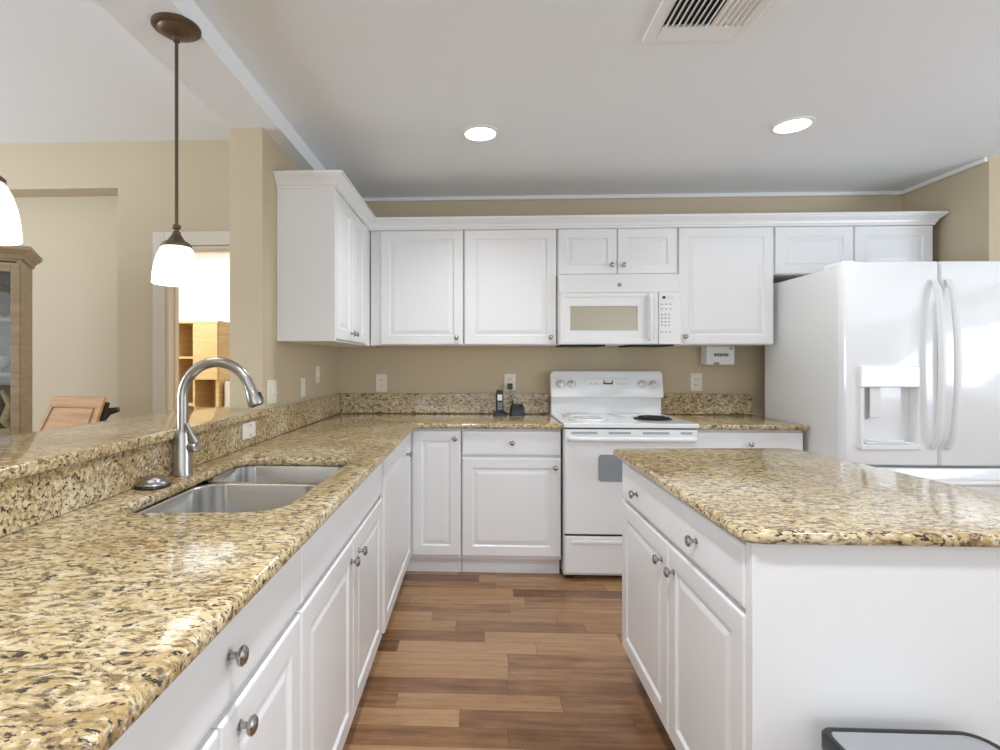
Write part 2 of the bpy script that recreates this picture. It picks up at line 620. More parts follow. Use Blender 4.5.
# left run, near to far
base_cab('white base cabinet nearest the viewer under the granite bar counter', 'E', -0.33, 0.42, XB, XL + 0.001,
         [('door', -0.325, 0.042, ZDB, ZDT), ('door', 0.047, 0.415, ZDB, ZDT), ('drawer', -0.325, 0.415, ZW0, ZW1)])
base_cab('white base cabinet with one wide knobbed drawer over two doors, left of the sink cabinet', 'E', 0.425, 1.185, XB, XL + 0.001,
         [('door', 0.429, 0.803, ZDB, ZDT, [(0.76, 0.66)]), ('door', 0.808, 1.181, ZDB, ZDT, [(0.872, 0.668)]), ('drawer', 0.429, 1.181, ZW0, ZW1, [(0.835, 0.805)])])
sinkcab = thing('sink_cabinet', 'white sink base cabinet with plain false front over two knobbed doors', 'cabinet', (-0.68, 1.7, 0), 'white base cabinets')
obj('body', B((XL + 0.001, XB - T, 1.187, 1.205, 0.105, TOP), (XL + 0.001, XB - T, 2.188, 2.206, 0.105, TOP), (XL + 0.001, XB - T, 1.205, 2.188, 0.105, 0.123),
              (XB - 2 * T, XB - T, 1.205, 2.188, 0.123, TOP), (XL + 0.001, XL + 0.012, 1.205, 2.188, 0.123, TOP)), MT['cab'], sinkcab)
obj('toe_kick', B((XB - 0.07, XB - 0.055, 1.187, 2.206, 0, 0.104)), MT['cab'], sinkcab)
front('drawer', sinkcab, 'E', 1.189, 2.204, ZW0, ZW1, XB, name='false_front')
front('door', sinkcab, 'E', 1.189, 1.690, ZDB, ZDT, XB, [(1.655, 0.648)])
front('door', sinkcab, 'E', 1.695, 2.204, ZDB, ZDT, XB, [(1.765, 0.643)])

# corner cabinet: one door on each face
cc = thing('corner_cabinet', 'white corner base cabinet with a tall door on each inner face', 'cabinet', (-0.6, 3.1, 0), 'white base cabinets')
obj('body', B((XL + 0.001, XB - T, 2.21, YW - 0.001, 0.105, TOP), (XB - T, -0.095, YB + T, YW - 0.001, 0.105, TOP)), MT['cab'], cc)
obj('toe_kick', B((XB - 0.07, XB - 0.055, 2.21, YB + 0.075, 0, 0.104), (XB - 0.07, -0.095, YB + 0.075, YB + 0.09, 0, 0.104)), MT['cab'], cc)
front('door', cc, 'E', 2.235, 3.125, ZDB, 0.868, XB + 0.006, [(2.93, 0.765)])
front('door', cc, 'S', XB + 0.009, -0.101, ZDB, 0.868, YB, [(-0.132, 0.822)])

base_cab('white base cabinet with knobbed drawer over one wide door, just left of the stove', 'S', -0.093, 0.497, YB, YW - 0.001,
         [('door', -0.088, 0.492, ZDB, ZDT, [(0.458, 0.655)]), ('drawer', -0.088, 0.492, ZW0, ZW1, [(0.205, 0.80)])])
base_cab('white base cabinet between the stove and the refrigerator, drawer showing over the island', 'S', 1.277, 1.889, YB, YW - 0.001,
         [('door', 1.282, 1.888, ZDB, ZDT, [(1.32, 0.655)]), ('drawer', 1.282, 1.888, ZW0, ZW1, [(1.585, 0.80)])])

# ------------------------------------------------------------------ island
XI, IY0, IY1, IXR = 0.595, 1.180, 2.214, 1.31
isl = thing('kitchen_island', 'white island cabinet with two-knob drawer, two doors and plain end panel, in mid floor', 'cabinet', (0.95, 1.7, 0))
obj('body', B((XI + T, IXR, IY0 + 0.012, IY1, 0.105, TOP)), MT['cab'], isl)
obj('end_panel', B((XI + 0.004, IXR + 0.012, IY0, IY0 + 0.011, 0, TOP)), MT['cab'], isl, bevel=0.002)
obj('corner_stile', B((XI + 0.004, XI + 0.02, IY0 + 0.0115, IY0 + 0.028, 0.09, TOP)), MT['cab'], isl)
obj('toe_kick', B((XI + 0.07, XI + 0.085, IY0 + 0.012, IY1, 0, 0.104), (XI + 0.085, IXR, IY1 - 0.02, IY1 - 0.005, 0, 0.104)), MT['cab'], isl)
front('drawer', isl, 'W', IY0 + 0.03, IY1 - 0.004, ZW0, ZW1, XI, [(2.00, 0.784), (1.465, 0.79)])
front('door', isl, 'W', 1.685, IY1 - 0.004, 0.11, ZDT, XI, [(1.735, 0.64)])
front('door', isl, 'W', IY0 + 0.03, 1.680, 0.11, ZDT, XI, [(1.63, 0.64)])


def slab(name, pts, z0, z1, holes=(), bevel=0.01, mat='granite', parent=None):
    """flat stone slab from a 2D outline with holes; rounded edges"""
    cu = bpy.data.curves.new(name, 'CURVE')
    cu.dimensions = '2D'
    cu.fill_mode = 'BOTH'
    for ps in (pts,) + tuple(holes):
        s = cu.splines.new('POLY')
        s.points.add(len(ps) - 1)
        for p, (x, y) in zip(s.points, ps):
            p.co = (x, y, 0, 1)
        s.use_cyclic_u = True
    cu.extrude = (z1 - z0) / 2 - bevel
    cu.bevel_depth = bevel
    cu.bevel_resolution = 3
    cu.offset = -bevel
    tmp = bpy.data.objects.new(name, cu)
    COL.objects.link(tmp)
    tmp.location = (0, 0, 0)
    dg = bpy.context.evaluated_depsgraph_get()
    me = bpy.data.meshes.new_from_object(tmp.evaluated_get(dg))
    bpy.data.objects.remove(tmp)
    me.materials.clear()
    bm = bmesh.new()
    bm.from_mesh(me)
    bmesh.ops.translate(bm, verts=bm.verts, vec=(0, 0, (z0 + z1) / 2))
    bmesh.ops.remove_doubles(bm, verts=bm.verts, dist=0.00005)
    o = obj(name, bm, MT[mat], parent, smooth=True)
    return o


def smooth_corner(pts, idx_r, n=8):
    """round chosen polygon corners: idx_r {index: radius}"""
    out = []
    L = len(pts)
    for i, p in enumerate(pts):
        if i not in idx_r:
            out.append(p)
            continue
        r = idx_r[i]
        p = Vector(p)
        a = (Vector(pts[i - 1]) - p).normalized()
        b = (Vector(pts[(i + 1) % L]) - p).normalized()
        ang = a.angle(b)
        d = r / math.tan(ang / 2)
        p0, p1 = p + a * d, p + b * d
        for k in range(n + 1):
            t = k / n
            # quadratic blend is close enough to an arc
            q = p0 * (1 - t) ** 2 + p * 2 * t * (1 - t) * 0.94 + (p0 + p1) / 2 * 2 * t * (1 - t) * 0.06 + p1 * t ** 2
            out.append((q.x, q.y))
    return out


itop = slab('island_countertop', smooth_corner([(0.567, 1.158), (1.475, 1.158), (1.335, 2.305), (0.567, 2.262)], {0: 0.05, 1: 0.05, 2: 0.07, 3: 0.03}), TOP + 0.001, 0.914, bevel=0.013)
tag(itop, 'speckled gold granite slab with rounded corners on the white island', 'countertop', 'granite countertops')

# ------------------------------------------------------------------ main countertop with sink cut-out
sink_out = smooth_corner([(-0.885, 1.245), (-0.485, 1.272), (-0.468, 1.975), (-0.892, 1.985)], {0: 0.05, 1: 0.10, 2: 0.07, 3: 0.05})
ctop = slab('countertop', smooth_corner([(XL + 0.001, -0.34), (-0.366, -0.34), (-0.366, 3.128), (0.499, 3.128), (0.499, YW - 0.001), (XL + 0.001, YW - 0.001)], {2: 0.025}),
            TOP + 0.001, 0.914, holes=(sink_out[::-1],), bevel=0.012)
tag(ctop, 'long L-shaped speckled granite countertop holding the double sink', 'countertop', 'granite countertops')
rtop = slab('countertop', smooth_corner([(1.277, 3.128), (1.912, 3.128), (1.912, YW - 0.001), (1.277, YW - 0.001)], {1: 0.03}), TOP + 0.001, 0.914, bevel=0.011)
tag(rtop, 'short granite countertop between the white stove and the refrigerator', 'countertop', 'granite countertops')

bs = obj('backsplash', B((XL + 0.021, 0.50, YW - 0.021, YW - 0.0005, 0.9145, 1.055)), MT['granite'], bevel=0.003)
tag(bs, 'granite backsplash strip on the back wall from the corner to the stove', 'backsplash', 'granite backsplashes')
bs = obj('backsplash', B((1.285, 1.91, YW - 0.021, YW - 0.0005, 0.9145, 1.058)), MT['granite'], bevel=0.003)
tag(bs, 'short granite backsplash strip on the back wall right of the stove', 'backsplash', 'granite backsplashes')
bs = obj('backsplash', B((XL + 0.0005, XL + 0.020, 2.43, YW - 0.0005, 0.9145, 1.055), (XL + 0.0005, XL + 0.020, -0.34, 2.43, 0.9145, 1.0285)), MT['granite'], bevel=0.003)
tag(bs, 'long granite backsplash behind the sink running under the raised bar ledge', 'backsplash', 'granite backsplashes')
bar = slab('bar_ledge', smooth_corner([(-1.375, -0.6), (-0.962, -0.6), (-0.962, 2.427), (-1.156, 2.427), (-1.156, 2.52), (-1.375, 2.52)], {1: 0.02, 5: 0.03}), 1.0292, 1.061, bevel=0.009)
tag(bar, 'raised granite bar ledge in front of the dining area', 'countertop', 'granite countertops')

# ------------------------------------------------------------------ sink
sink = thing('kitchen_sink', 'double-bowl undermount stainless steel sink in the granite counter', 'sink', (-0.68, 1.63, 0.70))


def bowl(x0, x1, y0, y1, rs, depth):
    bm = bmesh.new()

    def Lp(i, z, k=1.0):
        rr = [max(0.02, r - i * 0.5) for r in rs]
        return [(x, y, z) for x, y in rrect(x0 + i, x1 - i, y0 + i, y1 - i, rr, 8)]
    zt = 0.8815
    ls = [Lp(-0.018, zt - 0.002), Lp(-0.018, zt), Lp(-0.002, zt), Lp(0.001, zt - 0.004), Lp(0.006, zt - depth + 0.045), Lp(0.014, zt - depth + 0.018), Lp(0.035, zt - depth + 0.003), Lp(0.06, zt - depth)]
    loops(bm, ls, cap0=False)
    return bm


b1 = obj('bowl', bowl(-0.885, -0.478, 1.258, 1.685, (0.07, 0.11, 0.08, 0.08), 0.19), MT['steel'], sink, smooth=True)
b2 = obj('bowl', bowl(-0.90, -0.462, 1.722, 1.992, (0.06, 0.06, 0.07, 0.06), 0.17), MT['steel'], sink, smooth=True)
for b, cx, cy, zz in ((b1, -0.67, 1.48, 0.693), (b2, -0.67, 1.84, 0.713)):
    bm = bmesh.new()
    lathe(bm, [(0.045, 0.0), (0.043, 0.003), (0.034, 0.001), (0.02, 0.0015)], (cx, cy, zz))
    obj('drain', bm, MT['nickel'], b, smooth=True)

# ------------------------------------------------------------------ faucet
fx, fy = -0.945, 1.665
fa = thing('faucet', 'tall brushed nickel gooseneck faucet behind the double sink', 'faucet', (fx, fy, 0.914))
bm = bmesh.new()
lathe(bm, [(0.030, 0.0005), (0.030, 0.006), (0.028, 0.012), (0.0265, 0.13), (0.025, 0.138), (0.018, 0.144)], (fx, fy, 0.914))
obj('base', bm, MT['nickel'], fa, smooth=True)
bm = bmesh.new()
pts = [(fx, fy, 1.05), (fx, fy, 1.12)]
R_ = 0.109
for i in range(0, 21):
    a = PI - i * (PI * 0.90) / 20
    pts.append((fx + R_ + R_ * math.cos(a), fy + 0.01 * i / 20, 1.165 + R_ * math.sin(a) * 1.02))
tube(bm, pts, 0.0165, 20)
obj('neck', bm, MT['nickel'], fa, smooth=True)
e0, e1 = Vector(pts[-2]), Vector(pts[-1])
dr = (e1 - e0).normalized()
bm = bmesh.new()
tube(bm, [e1 - dr * 0.004, e1 + dr * 0.004, e1 + dr * 0.012, e1 + dr * 0.02, e1 + dr * 0.06, e1 + dr * 0.066], [0.017, 0.018, 0.0175, 0.019, 0.0265, 0.024], 24)
sh = obj('spray_head', bm, MT['nickel'], fa, smooth=True)
bm = bmesh.new()
tube(bm, [e1 + dr * 0.0661, e1 + dr * 0.069], [0.019, 0.018], 24)
obj('spray_face', bm, MT['black'], sh, smooth=True)
bm = bmesh.new()
box(bm, -0.003, 0.003, -0.006, 0.006, -0.013, 0.013)
bmesh.ops.transform(bm, matrix=Matrix.Translation(e1 + dr * 0.042 + Vector((0.022, 0, 0.008))) @ Matrix.Rotation(-0.42, 4, 'Y'), verts=bm.verts)
obj('button', bm, MT['black'], sh, bevel=0.002)
bm = bmesh.new()
tube(bm, [(fx + 0.02, fy, 1.005), (fx + 0.046, fy - 0.004, 1.005), (fx + 0.052, fy - 0.005, 1.007)], [0.017, 0.017, 0.012], 20)
tube(bm, [(fx + 0.040, fy - 0.004, 1.008), (fx + 0.047, fy - 0.006, 1.022), (fx + 0.036, fy - 0.01, 1.045), (fx + 0.022, fy - 0.016, 1.082)], [0.010, 0.008, 0.006, 0.0055], 12)
obj('handle', bm, MT['nickel'], fa, smooth=True)

ag = thing('sink_stopper', 'chrome-topped black sink stopper lying on the counter left of the faucet', 'sink stopper', (-0.945, 1.555, 0.914))
bm = bmesh.new()
lathe(bm, [(0.046, 0.0006), (0.048, 0.004), (0.045, 0.008), (0.03, 0.009)], (-0.94, 1.50, 0.914))
obj('rubber_ring', bm, MT['black'], ag, smooth=True)
bm = bmesh.new()
lathe(bm, [(0.041, 0.0092), (0.040, 0.012), (0.032, 0.018), (0.031, 0.026), (0.026, 0.030), (0.012, 0.031)], (-0.94, 1.50, 0.914))
obj('cap', bm, MT['nickel'], ag, smooth=True)

# ------------------------------------------------------------------ wall cabinets
YU, XU = 3.455, -0.705
ZU0, ZU1 = 1.388, 2.150


def wall_cab(label, a0, a1, z0, fronts, zt=2.152, body=None, xl=None):
    t = thing('wall_cabinet', label, 'cabinet', ((a0 + a1) / 2, (YU + YW) / 2, z0), 'white wall cabinets')
    obj('body', B((a0, a1, YU + T, YW - 0.001, z0, zt)), MT['cab'], t, bevel=0.0015)
    for f in fronts:
        front('door', t, 'S', f[0], f[1], z0 + 0.004, ZU1 - 0.011, YU, f[2])
    return t


wall_cab('white wall cabinet door in the inner corner, left of the two single tall doors', -0.704, -0.091, ZU0, [(-0.634, -0.094, [(-0.135, 1.437)])])
wall_cab('white wall cabinet with one tall door just left of the microwave', -0.088, 0.515, ZU0, [(-0.083, 0.511, [(0.474, 1.438)])])
wall_cab('short two-door white wall cabinet directly above the microwave', 0.518, 1.285, 1.842, [(0.524, 0.899, [(0.865, 1.902)]), (0.905, 1.281, [(0.94, 1.902)])])
wall_cab('white wall cabinet with one tall door between microwave and refrigerator', 1.288, 1.889, ZU0, [(1.293, 1.886, [(1.328, 1.441)])])
wall_cab('short two-door white wall cabinet above the refrigerator', 1.892, 2.87, 1.836, [(1.898, 2.381, [(2.345, 1.892)]), (2.389, 2.866, [(2.43, 1.892)])])
sc_ = thing('wall_cabinet', 'white wall cabinet on the left side wall with a blank glossy end panel', 'cabinet', (-0.83, 3.0, ZU0), 'white wall cabinets')
obj('body', B((XL + 0.001, XU - T, 2.605, YW - 0.001, ZU0 - 0.006, 2.152), (XU - T, XU - 0.001, 2.606, 2.628, ZU0 - 0.006, 2.152), (XU - T, XU - 0.001, 3.32, YU - 0.0, ZU0 - 0.006, 2.152)), MT['cab'], sc_, bevel=0.0015)
front('door', sc_, 'E', 2.635, 2.972, ZU0 + 0.004, ZU1 - 0.011, XU, [(2.94, 1.437)])
front('door', sc_, 'E', 2.977, 3.315, ZU0 + 0.004, ZU1 - 0.011, XU, [(3.01, 1.437)])

# crown moulding on top of the cabinets: profile swept along the front edge with mitred corners
prof = [(0.0, 0.0), (0.006, 0.0), (0.006, 0.012), (0.012, 0.016), (0.016, 0.03), (0.028, 0.042), (0.041, 0.053), (0.043, 0.058), (0.049, 0.06), (0.049, 0.073), (0.0, 0.073)]
path = [((XL + 0.002, 2.605), (0, -1)), ((XU, 2.605), (1, -1)), ((XU, YU), (1, -1)), ((2.87, YU), (1, -1)), ((2.87, YW - 0.003), (1, 0))]
# offset directions: first leg faces -y, second +x, third -y, fourth +x
rings = []
bm = bmesh.new()
for (px, py), (ox, oy) in path:
    rings.append([bm.verts.new((px + ox * d, py + oy * d, 2.141 + h)) for d, h in prof])
for a, b in zip(rings, rings[1:]):
    for i in range(len(prof)):
        j = (i + 1) % len(prof)
        bm.faces.new((a[i], a[j], b[j], b[i]))
bm.faces.new(rings[0])
bm.faces.new(rings[-1][::-1])
cr = obj('crown_moulding', bm, MT['cab'])
tag(cr, 'white crown moulding running along the top of all the wall cabinets', 'moulding')

# ------------------------------------------------------------------ microwave
mx0, mx1, my, mz0, mz1 = 0.519, 1.281, 3.40, 1.386, 1.838
mw = thing('microwave', 'white over-the-range microwave with beige window above the stove', 'microwave', (0.9, 3.6, mz0))
obj('body', B((mx0, mx1, my + 0.02, YW - 0.002, mz0 + 0.004, mz1)), MT['plastic'], mw, bevel=0.003)
bm = bmesh.new()
dx1 = 1.142
box(bm, mx0, mx1, my + 0.004, my + 0.0195, mz1 - 0.118, mz1 - 0.002)
obj('top_grille', bm, MT['plastic'], mw, bevel=0.004)
bm = bmesh.new()


def Rm(i, y, x0=mx0 + 0.004, x1=dx1, z0=mz0 + 0.004, z1=mz1 - 0.12):
    return [(x0 + i, y, z0 + i), (x1 - i, y, z0 + i), (x1 - i, y, z1 - i), (x0 + i, y, z1 - i)]


wx0, wx1, wz0, wz1 = 0.592, 1.015, 1.478, 1.632
loops(bm, [Rm(0, my + 0.019), Rm(0, my), Rm(0.005, my - 0.006), Rm(0.026, my - 0.008), Rm(0.03, my - 0.004),
           [(wx0 - 0.012, my - 0.003, wz0 - 0.01), (wx1 + 0.012, my - 0.003, wz0 - 0.01), (wx1 + 0.012, my - 0.003, wz1 + 0.01), (wx0 - 0.012, my - 0.003, wz1 + 0.01)],
           [(wx0, my + 0.001, wz0), (wx1, my + 0.001, wz0), (wx1, my + 0.001, wz1), (wx0, my + 0.001, wz1)],
           [(wx0, my + 0.010, wz0), (wx1, my + 0.010, wz0), (wx1, my + 0.010, wz1), (wx0, my + 0.010, wz1)]])
md = obj('door', bm, MT['plastic'], mw, smooth=True)
obj('window', B((wx0 + 0.001, wx1 - 0.001, my + 0.006, my + 0.0095, wz0 + 0.001, wz1 - 0.001)), MT['mwglass'], md)
bm = bmesh.new()
hx = 1.085
tube(bm, [(hx, my - 0.004, 1.705), (hx, my - 0.022, 1.695), (hx, my - 0.032, 1.67), (hx + 0.004, my - 0.036, 1.58), (hx, my - 0.032, 1.455), (hx, my - 0.022, 1.43), (hx, my - 0.004, 1.42)],
     [0.010, 0.013, 0.014, 0.014, 0.014, 0.013, 0.010], 14)
obj('handle', bm, MT['plastic'], md, smooth=True)
cp = obj('control_panel', B((dx1 + 0.003, mx1 - 0.001, my - 0.004, my + 0.019, mz0 + 0.004, mz1 - 0.12)), MT['plastic'], mw, bevel=0.003)
obj('display', B((1.160, 1.235, my - 0.0052, my - 0.0042, 1.672, 1.698)), MT['china'], cp)
obj('clock', B((1.168, 1.186, my - 0.0064, my - 0.0053, 1.677, 1.694)), MT['lcd'], cp)
for r in range(4):
    for c in range(3):
        x, z = 1.160 + c * 0.0215, 1.505 + r * 0.0225
        obj('button', B((x, x + 0.010, my - 0.0052, my - 0.0041, z, z + 0.009)), MT['label'], cp)
for z in (1.465, 1.61, 1.64):
    for c in range(3):
        x = 1.158 + c * 0.026
        obj('button', B((x, x + 0.014, my - 0.0052, my - 0.0041, z, z + 0.006)), MT['label'], cp)
bm = bmesh.new()
lathe(bm, [(0.0135, 0), (0.0135, 0.002), (0.0105, 0.0021), (0.0105, 0.0012)], (0.902, my + 0.0038, 1.768), axis='-Y', cap=True)
for k in range(5):
    a = k * 1.2566
    box(bm, 0.902 + 0.0045 * math.cos(a) - 0.0018, 0.902 + 0.0045 * math.cos(a) + 0.0018, my + 0.001, my + 0.0025, 1.768 + 0.0045 * math.sin(a) - 0.0018, 1.768 + 0.0045 * math.sin(a) + 0.0018)
obj('emblem', bm, MT['label'], mw)
for xa_ in (mx0 + 0.03, mx1 - 0.3):
    obj('grease_filter', B((xa_, xa_ + 0.27, my + 0.03, YW - 0.05, mz0 - 0.006, mz0 + 0.0035)), MT['dark'], mw)

# ------------------------------------------------------------------ stove
sx0, sx1, sy = 0.506, 1.270, 3.10
st = thing('electric_range', 'white freestanding electric stove with backguard and grey oven window', 'stove', (0.888, 3.4, 0))
obj('body', B((sx0, sx1, sy + 0.032, 3.755, 0.03, 0.895)), MT['appl'], st, bevel=0.002)
obj('foot', B((sx0 + 0.02, sx0 + 0.06, sy + 0.06, sy + 0.1, 0, 0.03)), MT['black'], st)
obj('foot', B((sx1 - 0.06, sx1 - 0.02, sy + 0.06, sy + 0.1, 0, 0.03)), MT['black'], st)
bm = bmesh.new()
prism(bm, rrect(sx0 - 0.004, sx1 + 0.004, sy - 0.004, 3.70, 0.008, 3), 0.896, 0.922)
ck = obj('cooktop', bm, MT['appl'], st, bevel=0.005)
# oven door
bm = bmesh.new()
box(bm, sx0 + 0.003, sx1 - 0.003, sy, sy + 0.031, 0.278, 0.888)
od = obj('oven_door', bm, MT['appl'], st, bevel=0.006)
bm = bmesh.new()
loops(bm, [[(x, sy - 0.0005, z) for x, z in rrect(0.70, 1.08, 0.585, 0.742, 0.02)], [(x, sy - 0.002, z) for x, z in rrect(0.70, 1.08, 0.585, 0.742, 0.02)]])
obj('oven_window', bm, MT['oven'], od)
bm = bmesh.new()
tube(bm, [(sx0 + 0.03, sy - 0.0005, 0.835), (sx0 + 0.032, sy - 0.028, 0.835), (sx0 + 0.05, sy - 0.042, 0.835), (sx1 - 0.05, sy - 0.042, 0.835), (sx1 - 0.032, sy - 0.028, 0.835), (sx1 - 0.03, sy - 0.0005, 0.835)], 0.0155, 14)
obj('handle', bm, MT['appl'], od, smooth=True)
bm = bmesh.new()
for a, b in ((0.545, 0.695), (0.76, 0.885), (0.955, 1.105), (1.17, 1.235)):
    box(bm, a, b, sy - 0.002, sy - 0.0002, 0.861, 0.874)
obj('vent_slot', bm, MT['grey'], od)
dr_ = obj('storage_drawer', B((sx0 + 0.003, sx1 - 0.003, sy, sy + 0.031, 0.05, 0.266)), MT['appl'], st, bevel=0.006)
obj('drawer_lip', B((sx0 + 0.04, sx1 - 0.04, sy - 0.007, sy - 0.0005, 0.225, 0.243)), MT['appl'], dr_, bevel=0.003)
for z0_, z1_ in ((0.2665, 0.2775), (0.8885, 0.8955)):
    obj('dark_gap', B((sx0 + 0.004, sx1 - 0.004, sy + 0.012, sy + 0.031, z0_, z1_)), MT['dark'], st)
# backguard
bm = bmesh.new()
box(bm, sx0 + 0.006, sx1 - 0.006, 3.697, 3.75, 0.895, 1.036)
obj('riser', bm, MT['appl'], st, bevel=0.004)


def guard(i, dy):
    return [(x, 3.665 + (z - 1.045) / 0.155 * 0.025 + dy, z) for x, z in rrect(sx0 + i, sx1 - i, 1.034 + i, 1.216 - i, (0.01, 0.01, 0.03, 0.03))]


bm = bmesh.new()
loops(bm, [[(x, 3.752, z) for x, y, z in guard(0, 0)], guard(0, 0.006), guard(0.0025, 0.0015), guard(0.007, 0)])
bg = obj('backguard', bm, MT['appl'], st, smooth=True)


def on_guard(z):
    return 3.665 + (z - 1.045) / 0.155 * 0.025


for kx in (0.572, 0.648, 1.125, 1.205):
    kz = 1.125
    ky = on_guard(kz)
    bm = bmesh.new()
    lathe(bm, [(0.026, 0.001), (0.026, 0.004), (0.023, 0.006), (0.020, 0.022), (0.017, 0.025)], (kx, ky, kz), axis='-Y', n=24)
    box(bm, kx - 0.004, kx + 0.004, ky - 0.034, ky - 0.02, kz - 0.02, kz + 0.02)
    kn = obj('knob', bm, MT['plastic'], bg, bevel=0.0015)
    obj('pointer', B((kx - 0.0015, kx + 0.0015, ky - 0.0352, ky - 0.0342, kz + 0.004, kz + 0.018)), MT['slot'], kn)
    obj('knob_shadow_ring', lathe(bmesh.new(), [(0.0305, 0.0008), (0.0305, 0.0016), (0.0275, 0.0016), (0.0275, 0.0008)], (kx, ky, kz), axis='-Y', n=28, cap=False), MT['grey'], kn)  # grey ring paints the shadow around each white knob
bm = bmesh.new()
y_ = on_guard(1.14) - 0.003
loops(bm, [[(x, y_ + 0.003, z) for x, z in rrect(0.745, 1.03, 1.085, 1.165, 0.01)], [(x, y_, z) for x, z in rrect(0.747, 1.028, 1.087, 1.163, 0.01)]])
pn = obj('clock_panel', bm, MT['plastic'], bg)
obj('display', B((0.865, 0.93, y_ - 0.002, y_ - 0.0005, 1.125, 1.152)), MT['lcd'], pn)
obj('display_digits', B((0.874, 0.921, y_ - 0.0032, y_ - 0.0021, 1.136, 1.152)), MT['china'], pn)
bm = bmesh.new()
for i in range(6):
    box(bm, 0.775 + i * 0.03, 0.787 + i * 0.03, y_ - 0.0018, y_ - 0.0003, 1.098, 1.105)
for i in (0, 1, 6, 7, 8):
    box(bm, 0.775 + i * 0.03, 0.787 + i * 0.03, y_ - 0.0018, y_ - 0.0003, 1.125, 1.131)
    if i > 2:
        box(bm, 0.775 + i * 0.03, 0.79 + i * 0.03, y_ - 0.0018, y_ - 0.0003, 1.098, 1.106)
obj('button_label', bm, MT['label'], pn)


def coil(cx, cy, R):
    bm = bmesh.new()
    pts = []
    turns = 4
    for i in range(turns * 28 + 1):
        a = i * 2 * PI / 28
        r = 0.018 + (R - 0.018) * i / (turns * 28)
        pts.append((cx + r * math.cos(a), cy + r * math.sin(a), 0.934))
    tube(bm, pts, 0.0045, 8)
    return bm


coils = obj('coil_burner', coil(1.095, 3.36, 0.095), MT['coil'], ck, smooth=True)
bm = bmesh.new()
lathe(bm, [(0.115, 0.9225), (0.113, 0.927), (0.10, 0.925), (0.05, 0.924)], (1.095, 3.36, 0))
obj('drip_pan', bm, MT['coil'], coils, smooth=True)
# white covers over the other burners
covers = []
for i, (cx, cy, r, lab) in enumerate(((0.68, 3.30, 0.115, 'round white burner cover on the front left of the stove'),
                                      (0.66, 3.55, 0.098, 'white burner cover with red print on the rear left of the stove'),
                                      (1.0, 3.572, 0.092, 'white burner cover behind the black coil on the stove'))):
    t = thing('burner_cover', lab, 'burner cover', (cx, cy, 0.9225), 'white burner covers')
    bm = bmesh.new()
    lathe(bm, [(r, 0), (r, 0.010), (r - 0.006, 0.015), (r - 0.012, 0.013), (0.02, 0.013)], (cx, cy, 0.9225), n=40)
    obj('plate', bm, MT['appl'], t, smooth=True)
    bm = bmesh.new()
    for a0 in range(0, 40):
        pass
    lathe(bm, [(r * 0.72, 0.0131), (r * 0.72, 0.0138), (r * 0.66, 0.0138), (r * 0.66, 0.0131)], (cx, cy, 0.9225), n=40, cap=False)
    obj('printed_ring', bm, MT['label'], t)
    if i == 1:
        bm = bmesh.new()
        lathe(bm, [(0.035, 0.0131), (0.034, 0.0145), (0.01, 0.0148)], (cx - 0.045, cy - 0.04, 0.9225), n=20)
        obj('red_print', bm, MT['red'], t)

# ------------------------------------------------------------------ refrigerator
rx0, rx1, ry = 1.918, 2.868, 2.835
fr = thing('refrigerator', 'large white french-door refrigerator with water dispenser and curved handles', 'refrigerator', (2.39, 3.2, 0))
obj('body', B((rx0 + 0.004, rx1, ry + 0.075, 3.63, 0.03, 1.786)), MT['side'], fr, bevel=0.004)
obj('base_grille', B((rx0 + 0.02, rx1 - 0.02, ry + 0.1, 3.6, 0, 0.029)), MT['black'], fr)
obj('hinge_cover', B((rx0 + 0.01, rx0 + 0.075, ry + 0.04, ry + 0.2, 1.7865, 1.812)), MT['plastic'], fr, bevel=0.006)
obj('hinge_cover', B((rx1 - 0.075, rx1 - 0.01, ry + 0.04, ry + 0.2, 1.7865, 1.812)), MT['plastic'], fr, bevel=0.006)


